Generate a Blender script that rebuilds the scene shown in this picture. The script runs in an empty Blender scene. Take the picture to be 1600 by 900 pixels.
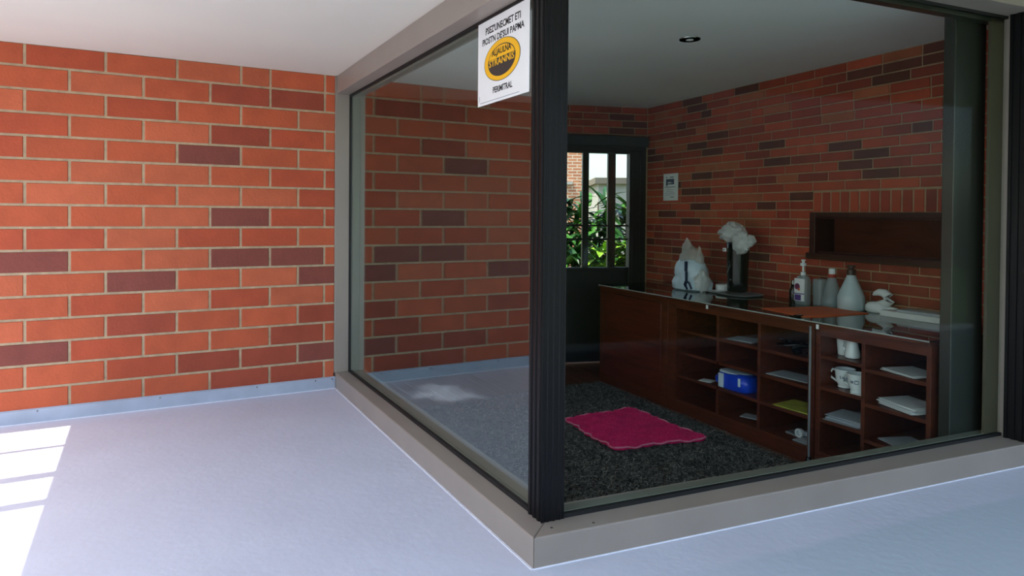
import bpy, math, random
from mathutils import Vector, Matrix, noise
random.seed(7)
S = bpy.context.scene
COL = S.collection
R = math.radians

# ------------------------------------------------------------------ camera
cd = bpy.data.cameras.new('camera')
cam = bpy.data.objects.new('camera', cd); COL.objects.link(cam)
YAW, PIT, ROL, FPX, SY = -0.49918, -0.01257, 0.00804, 1057.48, -101.5
fw0 = Vector((-math.sin(YAW), math.cos(YAW), 0)); rt = Vector((math.cos(YAW), math.sin(YAW), 0)); up0 = Vector((0, 0, 1))
fw = fw0*math.cos(PIT)+up0*math.sin(PIT); up = up0*math.cos(PIT)-fw0*math.sin(PIT)
r2 = rt*math.cos(ROL)+up*math.sin(ROL); u2 = up*math.cos(ROL)-rt*math.sin(ROL)
M = Matrix((r2, u2, -fw)).transposed().to_4x4(); M.translation = Vector((-1.4112, -2.381, 1.46))
cam.matrix_world = M
cd.sensor_width = 36; cd.lens = FPX/1600*36; cd.shift_y = SY/1600; cd.clip_start = .05; cd.clip_end = 300
S.camera = cam

# ------------------------------------------------------------------ sky, sun, exposure
W = bpy.data.worlds.new('world'); S.world = W; W.use_nodes = True
wn = W.node_tree.nodes; wl = W.node_tree.links; wn.clear()
wo = wn.new('ShaderNodeOutputWorld'); wb = wn.new('ShaderNodeBackground'); sk = wn.new('ShaderNodeTexSky')
sk.sky_type = 'NISHITA'; sk.sun_disc = False; sk.sun_elevation = R(63); sk.sun_rotation = R(-85)
sk.air_density = 1.0; sk.dust_density = 2.5; sk.ozone_density = 1.0
wb.inputs[1].default_value = 0.34
wl.new(sk.outputs[0], wb.inputs[0]); wl.new(wb.outputs[0], wo.inputs[0])
sd = bpy.data.lights.new('sun', 'SUN'); sun = bpy.data.objects.new('sun', sd); COL.objects.link(sun)
sd.energy = 5.6; sd.angle = R(.3); sd.color = (1, .95, .88)
SUNV = Vector((-.483, .066, 1)).normalized()
sun.rotation_euler = SUNV.to_track_quat('Z', 'Y').to_euler(); sun.location = (-6, 1, 9)
S.view_settings.view_transform = 'Standard'; S.view_settings.look = 'None'
S.view_settings.exposure = 0.45; S.view_settings.gamma = 1; S.view_settings.use_curve_mapping = False

# ------------------------------------------------------------------ materials
def lin(c):
    return tuple((x/12.92 if x <= .04045 else ((x+.055)/1.055)**2.4) for x in [v/255 for v in c])
def mat(name, rgb, rough=.6, metal=0., var=.0, vscale=8., bump=0., bscale=40., spec=.5, coat=0., stretch=(1, 1, 1), rnd=0., trans=0., alpha=1., emit=0):
    m = bpy.data.materials.new(name); m.use_nodes = True
    nt = m.node_tree; n = nt.nodes; l = nt.links; b = n['Principled BSDF']
    c = lin(rgb)+(1,)
    b.inputs['Base Color'].default_value = c; b.inputs['Roughness'].default_value = rough; b.inputs['Metallic'].default_value = metal
    b.inputs['Specular IOR Level'].default_value = spec; b.inputs['Coat Weight'].default_value = coat
    b.inputs['Transmission Weight'].default_value = trans; b.inputs['Alpha'].default_value = alpha
    if emit: b.inputs['Emission Color'].default_value = c; b.inputs['Emission Strength'].default_value = emit
    tc = n.new('ShaderNodeTexCoord'); mp = n.new('ShaderNodeMapping'); mp.inputs['Scale'].default_value = stretch
    vec = tc.outputs['Object']
    if rnd:
        oi = n.new('ShaderNodeObjectInfo'); ad = n.new('ShaderNodeVectorMath'); ad.operation = 'MULTIPLY_ADD'
        ad.inputs[1].default_value = (1, 1, 1)
        ml = n.new('ShaderNodeVectorMath'); ml.operation = 'SCALE'; ml.inputs['Scale'].default_value = .37
        l.new(oi.outputs['Location'], ml.inputs[0])
        l.new(vec, ad.inputs[0]); l.new(ml.outputs[0], ad.inputs[2]); vec = ad.outputs[0]
    l.new(vec, mp.inputs[0])
    if var:
        nz = n.new('ShaderNodeTexNoise'); nz.inputs['Scale'].default_value = vscale; nz.inputs['Detail'].default_value = 5
        l.new(mp.outputs[0], nz.inputs['Vector'])
        rp = n.new('ShaderNodeMapRange'); rp.inputs[1].default_value = .3; rp.inputs[2].default_value = .7
        rp.inputs[3].default_value = 1-var; rp.inputs[4].default_value = 1+var
        l.new(nz.outputs[0], rp.inputs[0])
        mx = n.new('ShaderNodeVectorMath'); mx.operation = 'SCALE'; mx.inputs[0].default_value = c[:3]
        last = rp.outputs[0]
        if rnd:
            rr = n.new('ShaderNodeMapRange'); rr.inputs[3].default_value = 1-rnd; rr.inputs[4].default_value = 1+rnd
            l.new(oi.outputs['Random'], rr.inputs[0]); mm = n.new('ShaderNodeMath'); mm.operation = 'MULTIPLY'
            l.new(rr.outputs[0], mm.inputs[0]); l.new(last, mm.inputs[1]); last = mm.outputs[0]
        l.new(last, mx.inputs['Scale']); l.new(mx.outputs[0], b.inputs['Base Color'])
    if bump:
        nb = n.new('ShaderNodeTexNoise'); nb.inputs['Scale'].default_value = bscale; nb.inputs['Detail'].default_value = 6
        l.new(mp.outputs[0], nb.inputs['Vector']); bp = n.new('ShaderNodeBump'); bp.inputs['Strength'].default_value = bump; bp.inputs['Distance'].default_value = .01
        l.new(nb.outputs[0], bp.inputs['Height']); l.new(bp.outputs[0], b.inputs['Normal'])
    return m
def glass_mat(name, tint, smudge=False, ior=1.52):
    """window glass: both faces mirror by Fresnel, the rest passes straight through"""
    m = bpy.data.materials.new(name); m.use_nodes = True
    nt = m.node_tree; n = nt.nodes; l = nt.links; n.clear()
    o = n.new('ShaderNodeOutputMaterial'); mx = n.new('ShaderNodeMixShader'); t = n.new('ShaderNodeBsdfTransparent'); g = n.new('ShaderNodeBsdfGlossy')
    t.inputs[0].default_value = tint+(1,); g.inputs['Roughness'].default_value = 0.0; g.inputs[0].default_value = (.88, 1, 1, 1)
    f = n.new('ShaderNodeFresnel'); ge = n.new('ShaderNodeNewGeometry'); mr = n.new('ShaderNodeMapRange')
    mr.inputs[3].default_value = ior; mr.inputs[4].default_value = 1/ior
    l.new(ge.outputs['Backfacing'], mr.inputs[0]); l.new(mr.outputs[0], f.inputs['IOR'])
    l.new(f.outputs[0], mx.inputs[0]); l.new(t.outputs[0], mx.inputs[1]); l.new(g.outputs[0], mx.inputs[2])
    out = mx.outputs[0]
    if smudge:   # dried wipe mark low on the pane, in pane coordinates (y, z)
        tc = n.new('ShaderNodeTexCoord'); mp = n.new('ShaderNodeMapping')
        mp.inputs['Scale'].default_value = (0, 1/.66, 1/.06); mp.vector_type = 'POINT'
        rt_ = n.new('ShaderNodeMapping'); rt_.vector_type = 'TEXTURE'; rt_.inputs['Location'].default_value = (0, 1.3, .405); rt_.inputs['Rotation'].default_value = (R(-13), 0, 0)
        l.new(tc.outputs['Object'], rt_.inputs[0]); l.new(rt_.outputs[0], mp.inputs[0])
        ln = n.new('ShaderNodeVectorMath'); ln.operation = 'LENGTH'; l.new(mp.outputs[0], ln.inputs[0])
        mp2 = n.new('ShaderNodeMapping'); mp2.inputs['Scale'].default_value = (1, 2.5, 26)
        nz = n.new('ShaderNodeTexNoise'); nz.inputs['Scale'].default_value = 1.3; nz.inputs['Detail'].default_value = 4
        l.new(rt_.outputs[0], mp2.inputs[0]); l.new(mp2.outputs[0], nz.inputs['Vector'])
        sb = n.new('ShaderNodeMath'); sb.operation = 'MULTIPLY_ADD'; sb.inputs[1].default_value = 1.5; l.new(nz.outputs[0], sb.inputs[0]); l.new(ln.outputs['Value'], sb.inputs[2])
        rg = n.new('ShaderNodeMapRange'); rg.inputs[1].default_value = 1.0; rg.inputs[2].default_value = 1.7; rg.inputs[3].default_value = .13; rg.inputs[4].default_value = 0
        l.new(sb.outputs[0], rg.inputs[0]); d = n.new('ShaderNodeBsdfDiffuse'); d.inputs[0].default_value = (.75, .82, .85, 1)
        m2 = n.new('ShaderNodeMixShader'); l.new(rg.outputs[0], m2.inputs[0]); l.new(out, m2.inputs[1]); l.new(d.outputs[0], m2.inputs[2]); out = m2.outputs[0]
    l.new(out, o.inputs[0])
    return m
def film_mat(name, rgb, opac):
    m = bpy.data.materials.new(name); m.use_nodes = True
    nt = m.node_tree; n = nt.nodes; l = nt.links; n.clear()
    o = n.new('ShaderNodeOutputMaterial'); mx = n.new('ShaderNodeMixShader'); t = n.new('ShaderNodeBsdfTransparent')
    b = n.new('ShaderNodeBsdfPrincipled'); b.inputs['Base Color'].default_value = lin(rgb)+(1,); b.inputs['Roughness'].default_value = .28
    tc = n.new('ShaderNodeTexCoord'); nz = n.new('ShaderNodeTexNoise'); nz.inputs['Scale'].default_value = 14; nz.inputs['Detail'].default_value = 4
    l.new(tc.outputs['Object'], nz.inputs['Vector']); bp = n.new('ShaderNodeBump'); bp.inputs['Strength'].default_value = .5; bp.inputs['Distance'].default_value = .01
    l.new(nz.outputs[0], bp.inputs['Height']); l.new(bp.outputs[0], b.inputs['Normal'])
    mx.inputs[0].default_value = opac; l.new(t.outputs[0], mx.inputs[1]); l.new(b.outputs[0], mx.inputs[2]); l.new(mx.outputs[0], o.inputs[0])
    return m

MT = {}
MT['frame'] = mat('taupe_metal', (148, 138, 127), .38, .0, .05, 3, .03, 90)
MT['black'] = mat('black_metal', (7, 7, 9), .4, .0, .1, 6, spec=.25)
MT['bead'] = mat('olive_metal', (112, 114, 102), .4, 0, .06, 5)
MT['gasket'] = mat('rubber_gasket', (12, 13, 13), .6, 0, .1, 20)
MT['seal'] = mat('white_sealant', (232, 234, 242), .5, 0, .05, 20)
MT['mortar'] = mat('mortar', (190, 168, 136), .95, 0, .16, 18, .5, 130)
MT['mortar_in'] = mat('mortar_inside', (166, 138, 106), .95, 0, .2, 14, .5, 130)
MT['ceil'] = mat('white_ceiling_paint', (224, 219, 205), .8, 0, .02, 1.3, .04, 60)
MT['ceil_in'] = mat('white_room_ceiling', (222, 224, 216), .8, 0, .02, 1.3)
MT['plaster'] = mat('plaster', (92, 74, 62), .9, 0, .06, 3)
MT['flash'] = mat('painted_flashing', (174, 183, 198), .5, 0, .08, 5, .12, 25)
MT['white'] = mat('white_plastic', (236, 238, 236), .4, 0, .02, 10)
MT['paper'] = mat('white_paper', (226, 230, 228), .7, 0, .03, 12)
MT['paper_grey'] = mat('grey_paper', (170, 178, 182), .7, 0, .06, 12)
MT['ink'] = mat('black_ink', (22, 20, 22), .6, 0, .02, 10)
MT['yellow'] = mat('yellow_print', (246, 186, 16), .5, 0, .02, 10)
MT['darkprint'] = mat('dark_print', (52, 44, 40), .5, 0, .02, 10)
MT['greyprint'] = mat('grey_print', (120, 130, 142), .6, 0, .02, 10)
MT['wood'] = mat('dark_red_wood', (84, 37, 18), .38, 0, .35, 3.2, .05, 20, stretch=(1.2, 6, 9))
MT['wood_door'] = mat('dark_red_wood_door', (84, 32, 18), .36, 0, .35, 2.4, .05, 20, stretch=(1, 5, 10))
MT['wood_dark'] = mat('dark_stained_frame', (62, 30, 20), .4, 0, .25, 4, stretch=(1, 5, 8))
MT['floor_wood'] = mat('brown_floorboard', (92, 52, 32), .4, 0, .3, 3, stretch=(8, 1, 1), rnd=.15)
MT['glass_top'] = mat('dark_glass_top', (16, 22, 21), .03, 0, .05, 3, spec=.75)
MT['glass_edge'] = mat('pale_glass_edge', (176, 190, 184), .25, 0, .1, 6)
MT['doorblack'] = mat('black_door_paint', (16, 15, 15), .5, 0, .1, 5)
MT['shade'] = mat('charcoal_fabric', (44, 46, 44), .8, 0, .08, 30)
MT['steel'] = mat('steel', (150, 150, 146), .25, .9, .05, 10)
MT['inner_post'] = mat('dark_bronze_post', (46, 48, 42), .3, .2, .1, 3)
MT['rugs'] = [mat('rug_pile_'+k, c, .95, 0, .2, 6) for k, c in (('charcoal', (58, 57, 54)), ('grey', (104, 103, 97)), ('pale', (142, 142, 134)))]
MT['rugbase'] = mat('rug_backing', (34, 34, 33), .95, 0, .3, 50, .6, 150)
MT['pink'] = [mat('pink_pile_'+k, c, .9, 0, .12, 12) for k, c in (('deep', (240, 26, 108)), ('bright', (252, 56, 130)))]
MT['pinkbase'] = mat('pink_mat_base', (222, 24, 96), .9, 0, .2, 60, .6, 120)
MT['pinkedge'] = mat('pale_pink_edging', (240, 150, 168), .8, 0, .1, 30)
MT['orange'] = mat('orange_card', (205, 92, 44), .6, 0, .1, 7)
MT['blackp'] = mat('black_plastic', (12, 12, 14), .25, 0, .1, 8)
MT['grey'] = mat('grey_plastic', (120, 126, 126), .45, 0, .1, 8)
MT['bag'] = mat('white_bag_film', (205, 224, 232), .35, 0, .12, 9, .5, 11)
MT['bagfilm'] = film_mat('clear_bag_film', (206, 200, 190), .55)
MT['bagfilm2'] = film_mat('cloudy_bag_film', (214, 218, 214), .82)
MT['navy'] = mat('navy_print', (30, 42, 78), .45, 0, .1, 9)
MT['bottle'] = mat('milky_plastic', (188, 206, 208), .3, 0, .05, 6)
MT['clearb'] = film_mat('clear_plastic', (170, 186, 188), .46)
MT['liquid'] = film_mat('pale_liquid', (120, 150, 156), .6)
MT['purple'] = mat('purple_print', (78, 52, 128), .5, 0, .1, 9)
MT['red'] = mat('red_plastic', (158, 44, 26), .4, 0, .1, 9)
MT['amber'] = mat('dark_bottle_glass', (34, 20, 16), .08, 0, .1, 9)
MT['blue'] = mat('blue_wrap', (24, 66, 196), .3, 0, .12, 8, .4, 20)
MT['palewrap'] = mat('pale_wrap', (196, 214, 224), .3, 0, .1, 8, .4, 20)
MT['ceramic'] = mat('white_ceramic', (224, 232, 230), .15, 0, .02, 8)
MT['green_paper'] = mat('yellow_green_cover', (176, 178, 70), .5, 0, .25, 9)
MT['leaf'] = [mat('leaf_'+k, c, .4, 0, .3, 5) for k, c in (('dark', (30, 76, 26)), ('mid', (66, 122, 38)), ('lime', (140, 186, 52)))]
MT['stem'] = mat('brown_stem', (96, 74, 50), .9, 0, .2, 9)
MT['soil'] = mat('garden_soil', (104, 80, 62), .95, 0, .3, 5, .5, 20)
MT['grass'] = mat('garden_ground', (98, 112, 70), .95, 0, .3, 1)
MT['pale_wall'] = mat('pale_render', (176, 172, 164), .9, 0, .05, 2)
MT['pale_post'] = mat('pale_post_paint', (176, 190, 192), .7, 0, .05, 5)
MT['beam'] = mat('pergola_beam_paint', (150, 146, 140), .6, 0, .05, 4)
MT['glassL'] = glass_mat('window_glass', (.93, .955, .935), True, 1.75)
MT['glassR'] = glass_mat('window_glass_front', (.93, .955, .935), ior=1.07)
MT['glassB'] = glass_mat('window_glass_back', (.96, .98, .97))
BR_OUT = [mat('brick_out_%s' % k, c, .85, 0, .09, 7, .35, 60, rnd=.07) for k, c in
          (('orange', (190, 90, 56)), ('red', (180, 80, 50)), ('warm', (194, 98, 64)), ('plum', (134, 69, 57)), ('deep', (160, 72, 49)))]
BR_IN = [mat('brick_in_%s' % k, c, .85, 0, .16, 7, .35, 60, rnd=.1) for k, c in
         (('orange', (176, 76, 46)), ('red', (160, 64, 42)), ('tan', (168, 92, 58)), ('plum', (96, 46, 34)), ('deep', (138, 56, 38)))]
def floor_material():
    m = mat('lavender_floor_paint', (205, 210, 225), .62, 0, .035, 2.2, .22, 22)
    nt = m.node_tree; n = nt.nodes; l = nt.links; b = n['Principled BSDF']
    src = b.inputs['Base Color'].links[0].from_socket
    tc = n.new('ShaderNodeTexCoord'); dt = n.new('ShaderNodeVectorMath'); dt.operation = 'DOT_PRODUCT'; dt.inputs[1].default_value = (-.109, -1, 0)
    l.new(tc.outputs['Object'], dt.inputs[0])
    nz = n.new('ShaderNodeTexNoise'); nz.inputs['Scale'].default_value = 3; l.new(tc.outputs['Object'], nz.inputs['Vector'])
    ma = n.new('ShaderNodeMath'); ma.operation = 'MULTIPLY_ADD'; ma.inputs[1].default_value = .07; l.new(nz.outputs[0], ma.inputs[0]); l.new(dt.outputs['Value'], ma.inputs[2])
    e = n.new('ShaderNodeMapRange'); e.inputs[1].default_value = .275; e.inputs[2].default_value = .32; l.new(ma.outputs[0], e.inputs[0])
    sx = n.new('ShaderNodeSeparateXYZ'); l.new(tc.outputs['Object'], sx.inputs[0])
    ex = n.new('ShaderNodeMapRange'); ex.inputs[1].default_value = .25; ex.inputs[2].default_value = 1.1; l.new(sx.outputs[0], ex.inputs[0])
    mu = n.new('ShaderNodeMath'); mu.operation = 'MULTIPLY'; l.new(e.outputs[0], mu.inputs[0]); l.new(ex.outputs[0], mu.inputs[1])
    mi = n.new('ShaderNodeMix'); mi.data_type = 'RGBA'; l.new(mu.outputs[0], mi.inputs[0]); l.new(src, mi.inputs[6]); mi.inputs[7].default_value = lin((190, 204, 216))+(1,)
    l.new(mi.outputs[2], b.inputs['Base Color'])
    return m
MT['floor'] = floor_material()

# ------------------------------------------------------------------ helpers
def link(o, parent=None):
    COL.objects.link(o)
    if parent is not None: o.parent = parent
    return o
def tag(o, label=None, cat=None, group=None, kind=None):
    if label: o['label'] = label
    if cat: o['category'] = cat
    if group: o['group'] = group
    if kind: o['kind'] = kind
    return o
def mesh(name, verts, faces, m, parent=None, smooth=False, bevel=0., seg=2, idx=None):
    me = bpy.data.meshes.new(name); me.from_pydata([tuple(v) for v in verts], [], faces)
    for x in (m if isinstance(m, list) else [m]): me.materials.append(x)
    if idx: me.polygons.foreach_set('material_index', idx)
    if smooth: me.polygons.foreach_set('use_smooth', [True]*len(me.polygons))
    me.update()
    o = link(bpy.data.objects.new(name, me), parent)
    if bevel:
        b = o.modifiers.new('bevel', 'BEVEL'); b.width = bevel; b.segments = seg; b.limit_method = 'ANGLE'
    return o
BF = [(0, 3, 2, 1), (4, 5, 6, 7), (0, 1, 5, 4), (1, 2, 6, 5), (2, 3, 7, 6), (3, 0, 4, 7)]
def bv(lo, hi):
    x0, y0, z0 = lo; x1, y1, z1 = hi
    return [(x0, y0, z0), (x1, y0, z0), (x1, y1, z0), (x0, y1, z0), (x0, y0, z1), (x1, y0, z1), (x1, y1, z1), (x0, y1, z1)]
def box(name, lo, hi, m, parent=None, bevel=0.):
    return mesh(name, bv(lo, hi), BF, m, parent, bevel=bevel)
def boxes(name, lst, m, parent=None, bevel=0.):
    v = []; f = []
    for lo, hi in lst:
        k = len(v); v += bv(lo, hi); f += [tuple(i+k for i in q) for q in BF]
    return mesh(name, v, f, m, parent, bevel=bevel)
def prism(name, poly, z0, z1, m, parent=None, bevel=0.):
    """poly is counter-clockwise seen from above"""
    n = len(poly); v = [(x, y, z0) for x, y in poly]+[(x, y, z1) for x, y in poly]
    f = [tuple(range(n-1, -1, -1)), tuple(range(n, 2*n))]+[(i, (i+1) % n, n+(i+1) % n, n+i) for i in range(n)]
    return mesh(name, v, f, m, parent, bevel=bevel)
def loft(name, rings, m, parent=None, smooth=True, cap=True, bevel=0):
    n = len(rings[0]); v = [p for r in rings for p in r]; f = []
    for k in range(len(rings)-1):
        for i in range(n):
            j = (i+1) % n; f.append((k*n+i, k*n+j, (k+1)*n+j, (k+1)*n+i))
    if cap: f += [tuple(range(n-1, -1, -1)), tuple((len(rings)-1)*n+i for i in range(n))]
    o = mesh(name, v, f, m, parent, smooth)
    if smooth:
        e = o.modifiers.new('split', 'EDGE_SPLIT'); e.split_angle = R(50)
    return o
def lathe(name, prof, m, parent=None, seg=28, c=(0, 0), sx=1, sy=1, z=0):
    return loft(name, [[(c[0]+r*sx*math.cos(2*math.pi*i/seg), c[1]+r*sy*math.sin(2*math.pi*i/seg), z+h) for i in range(seg)] for r, h in prof], m, parent)
def tube(name, pts, rad, m, parent=None, seg=10, closed=False):
    pts = [Vector(p) for p in pts]; n = len(pts); rings = []
    for i, p in enumerate(pts):
        a = pts[(i-1) % n] if closed or i > 0 else p; b = pts[(i+1) % n] if closed or i < n-1 else p
        t = (b-a).normalized(); s = t.cross(Vector((0, 0, 1)))
        if s.length < 1e-3: s = t.cross(Vector((0, 1, 0)))
        s.normalize(); q = s.cross(t); r = rad[i] if isinstance(rad, (list, tuple)) else rad
        rings.append([p+s*r*math.cos(2*math.pi*k/seg)+q*r*math.sin(2*math.pi*k/seg) for k in range(seg)])
    if closed: rings.append(rings[0])
    return loft(name, rings, m, parent, cap=not closed)
def thing(name, label, cat, loc=(0, 0, 0), rz=0., group=None):
    o = bpy.data.objects.new(name, None); COL.objects.link(o); o.empty_display_size = .1
    o.location = loc; o.rotation_euler = (0, 0, rz); return tag(o, label, cat, group)
def struct(name, loc=(0, 0, 0), rz=0., label=None, cat=None):
    o = bpy.data.objects.new(name, None); COL.objects.link(o); o.empty_display_size = .1
    o.location = loc; o.rotation_euler = (0, 0, rz); return tag(o, label, cat, kind='structure')
def text(name, body, w, h, u, v, m, parent, depth=.0006, z=.002, slant=0.):
    """flat lettering in the parent's xy plane, its lower-left corner at (u, v), fitted to w x h"""
    cu = bpy.data.curves.new(name, 'FONT'); cu.body = body; cu.resolution_u = 2; cu.offset = .022
    t = bpy.data.objects.new(name, cu); COL.objects.link(t)
    dg = bpy.context.evaluated_depsgraph_get(); me = bpy.data.meshes.new_from_object(t.evaluated_get(dg))
    bpy.data.objects.remove(t); bpy.data.curves.remove(cu)
    xs = [q.co.x for q in me.vertices]; ys = [q.co.y for q in me.vertices]
    x0, x1, y0, y1 = min(xs), max(xs), min(ys), max(ys)
    for q in me.vertices:
        a = (q.co.x-x0)/(x1-x0); b = (q.co.y-y0)/(y1-y0)
        q.co = (u+a*w+slant*b*h, v+b*h, z)
    me.materials.clear(); me.materials.append(m); me.name = name
    o = link(bpy.data.objects.new(name, me), parent)
    sm = o.modifiers.new('thick', 'SOLIDIFY'); sm.thickness = depth; sm.offset = 1
    return o
def brick_mesh(name, w, h, d, ch=.004):
    """fired brick, front face at y=0 looking to -y, chamfered front edges"""
    v = [(0, d, 0), (w, d, 0), (w, d, h), (0, d, h), (0, ch, 0), (w, ch, 0), (w, ch, h), (0, ch, h), (ch, 0, ch), (w-ch, 0, ch), (w-ch, 0, h-ch), (ch, 0, h-ch)]
    f = [(8, 9, 10, 11), (4, 5, 9, 8), (5, 6, 10, 9), (6, 7, 11, 10), (7, 4, 8, 11), (0, 1, 5, 4), (1, 2, 6, 5), (2, 3, 7, 6), (3, 0, 4, 7), (1, 0, 3, 2)]
    me = bpy.data.meshes.new(name); me.from_pydata(v, [], f); me.update(); return me
_bm = {}
def brick(parent, x, z, w, h, m, d=.05, out=.0):
    key = (round(w, 3), round(h, 4), m.name)
    if key not in _bm:
        me = brick_mesh('brick', w, h, d); me.materials.append(m); _bm[key] = me
    o = bpy.data.objects.new('brick', _bm[key]); COL.objects.link(o); o.parent = parent
    o.location = (x, -out, z); return o

# ================================================================== TERRACE SHELL
L = 3.2746; HE = 2.60; FH = -.365; HI = 2.80
GO = .13; GS = -.0975                     # front glass line y = GO + GS*x
BRS = -.109                               # front outer sill line y = BRS*x
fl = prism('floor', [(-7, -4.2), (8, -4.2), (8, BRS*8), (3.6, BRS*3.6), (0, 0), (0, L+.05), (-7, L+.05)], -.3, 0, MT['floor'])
tag(fl, 'lavender painted terrace floor around the glazed corner', 'floor', kind='structure')
c1 = box('ceiling', (-3.1, -.12, HE), (.02, L+.3, 3.3), MT['ceil']); tag(c1, 'white ceiling over the terrace beside the brick wall', 'ceiling', kind='structure')
c2 = prism('ceiling_front', [(-3.1, -3.6), (8, -3.6), (8, -.12), (-3.1, -.12)], 2.86, 3.3, MT['ceil']); tag(c2, 'white ceiling over the front of the terrace', 'ceiling', kind='structure')
rf = box('roof', (-3.1, -3.6, 3.3), (8.2, 6, 3.45), MT['plaster']); tag(rf, 'flat slab added over the terrace and room to block stray sun', 'roof', kind='structure')  # unseen slab, added to stop sun leaking through gaps between the ceilings
lw_ = box('lawn', (-14, -30, -.5), (20, -4.2, -.2), MT['grass']); tag(lw_, 'unseen lawn added beyond the terrace edge as dim ground', 'lawn', kind='structure')  # unseen, added as dim ground for the front pane to mirror
wx = box('wall_end_added', (8, -4.2, -.3), (8.2, 6, 3.3), MT['plaster']); tag(wx, 'unseen plaster wall added at the terrace end for a dark reflection', 'wall', kind='structure')  # unseen, added so the front pane mirrors something dark
ws = prism('wall_outer', [(3.36, BRS*3.36), (8, BRS*8), (8, BRS*8+.25), (3.36, BRS*3.36+.25)], 0, 3.3, MT['plaster']); tag(ws, 'plaster wall beside the front window', 'wall', kind='structure')

# ---- brick wall on the left, brick by brick
wl_ = struct('wall_left', (0, L, 0), 0, 'orange red running bond brick wall with pale mortar', 'wall')
box('mortar', (-4.05, .006, 0), (-.012, .24, HE+.5), MT['mortar'], wl_)
Z0, CH = 2.4494, .1581
JA = [-.306, -.741, -1.188, -1.647, -2.122, -2.58, -3.04, -3.5, -4.0]
JB = [-.094, -.523, -.961, -1.409, -1.865, -2.32, -2.78, -3.24, -3.7, -4.0]
JT = [-.094, -.523, -.741, -1.188, -1.647, -2.122, -2.58, -3.04, -3.5, -4.0]
DK = {(4, 2): 3, (7, 2): 3, (9, 2): 3, (9, 1): 3, (9, 5): 3, (10, 3): 3, (10, 0): 3, (13, 5): 3, (14, 1): 4, (13, 1): 4, (15, 1): 4, (15, 2): 4, (14, 2): 4, (12, 3): 4, (14, 0): 3, (12, 0): 4,
      (1, 1): 4, (1, 2): 4, (3, 2): 4, (0, 3): 2, (6, 1): 2, (2, 3): 1, (9, 3): 2, (5, 3): 2, (11, 3): 2, (13, 1): 4, (6, 2): 2, (2, 5): 2}
jw = .018
rb = random.Random(3)
for k in range(16):
    zt = HE-.004 if k == 0 else Z0-(k-1)*CH-jw/2
    zb = Z0-k*CH+jw/2 if k < 15 else .075
    J = [-.012+jw/2]+(JT if k == 0 else (JB if k % 2 else JA))
    for i in range(len(J)-1):
        x1 = J[i]-jw/2; x0 = J[i+1]+jw/2
        mi = DK.get((k, i), rb.choice([0, 0, 1, 1, 2, 0]))
        brick(wl_, x0, zb, x1-x0, zt-zb, BR_OUT[mi], out=rb.uniform(0, .003))
fs = struct('baseboard_left', (0, L, 0), 0, 'pale blue grey metal skirting along the brick wall', 'skirting')
box('skirting_strip', (-4.05, -.016, 0), (-.001, .004, .092), MT['flash'], fs, .003)
box('skirting_lip', (-4.05, -.01, .092), (-.001, .006, .098), MT['flash'], fs, .002)
for x in (-.03, -.165, -.62, -1.3, -2.05):
    lathe('screw', [(.006, 0), (.006, .003), (.003, .005)], MT['steel'], fs, 10).matrix_local = Matrix.Translation((x, -.016, .08)) @ Matrix.Rotation(R(90), 4, 'X')
tr1 = boxes('trim_1', [((-.011, .0, 0), (0, L-.016, .004)), ((-4.0, L-.024, 0), (-.0, L-.016, .004))], MT['seal']); tag(tr1, 'white sealant bead along the foot of the window sill', 'sealant', kind='structure')
tr2 = prism('trim_2', [(0, -.005), (3.4, BRS*3.4-.005), (3.4, BRS*3.4), (0, 0)], 0, .005, MT['seal']); tag(tr2, 'thin pale sealant line under the front sill', 'sealant', kind='structure')

# ================================================================== GLAZED CORNER
HS = .1294; HL = 2.45; HR = 2.69; GX = .115
def fy(x, off): return BRS*x+off          # a line parallel to the front sill
w1 = struct('window_1', (0, 0, 0), 0, 'side window of the glazed corner in a taupe frame', 'window')
s1 = prism('sill', [(0, 0), (.26, fy(.26, .27)), (.26, L+.3), (0, L+.3)], 0, HS, MT['frame'], w1, .006)
box('sill_base', (.15, .3, FH), (.26, L+.3, 0), MT['frame'], w1)
box('header', (0, .03, HL), (.24, L-.02, HE+.0), MT['frame'], w1, .004)
box('header_upstand', (.02, .0, HE+.001), (.24, L+.3, 2.95), MT['ceil_in'], w1)
box('jamb', (-.012, L-.02, HS), (.24, L+.3, HE), MT['frame'], w1, .004)
box('glass_pane', (GX-.003, .18, HS+.004), (GX+.003, L-.02, HL-.004), MT['glassL'], w1)
boxes('gasket', [((GX-.011, .2, HS), (GX+.011, L-.02, HS+.018)), ((GX-.011, .2, HL-.016), (GX+.011, L-.02, HL)), ((GX-.011, L-.034, HS), (GX+.011, L-.02, HL))], MT['gasket'], w1)
boxes('glazing_bead', [((GX+.012, .2, HS), (GX+.03, L-.02, HS+.02)), ((GX+.012, .2, HL-.03), (GX+.075, L-.02, HL)), ((GX+.012, L-.05, HS), (GX+.075, L-.02, HL))], MT['bead'], w1, .003)
# corner post with grooves, as a profile extruded upwards
def groove(p, q, n, dep):
    (x0, y0), (x1, y1) = p, q; dx, dy = x1-x0, y1-y0; ll = math.hypot(dx, dy); nx, ny = -dy/ll, dx/ll; out = []
    for i in range(n):
        for s, k in ((0, 0), (.42, 0), (.5, 1), (.92, 1)):
            t = (i+s)/n; out.append((x0+dx*t+nx*dep*k, y0+dy*t+ny*dep*k))
    return out
prof = groove((.095, .212), (.095, .101), 3, .006)+groove((.095, .101), (.208, .092), 4, .003)+[(.208, .092), (.208, .2), (.2, .212)]
prism('corner_post', prof, HS, 2.9, MT['black'], w1)
lathe('screw', [(.006, 0), (.006, .002), (.003, .003)], MT['steel'], w1, 10, c=(.115, .045), z=HS)
lathe('screw', [(.006, 0), (.006, .002), (.003, .003)], MT['steel'], w1, 10, c=(.30, .0), z=HS)

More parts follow.
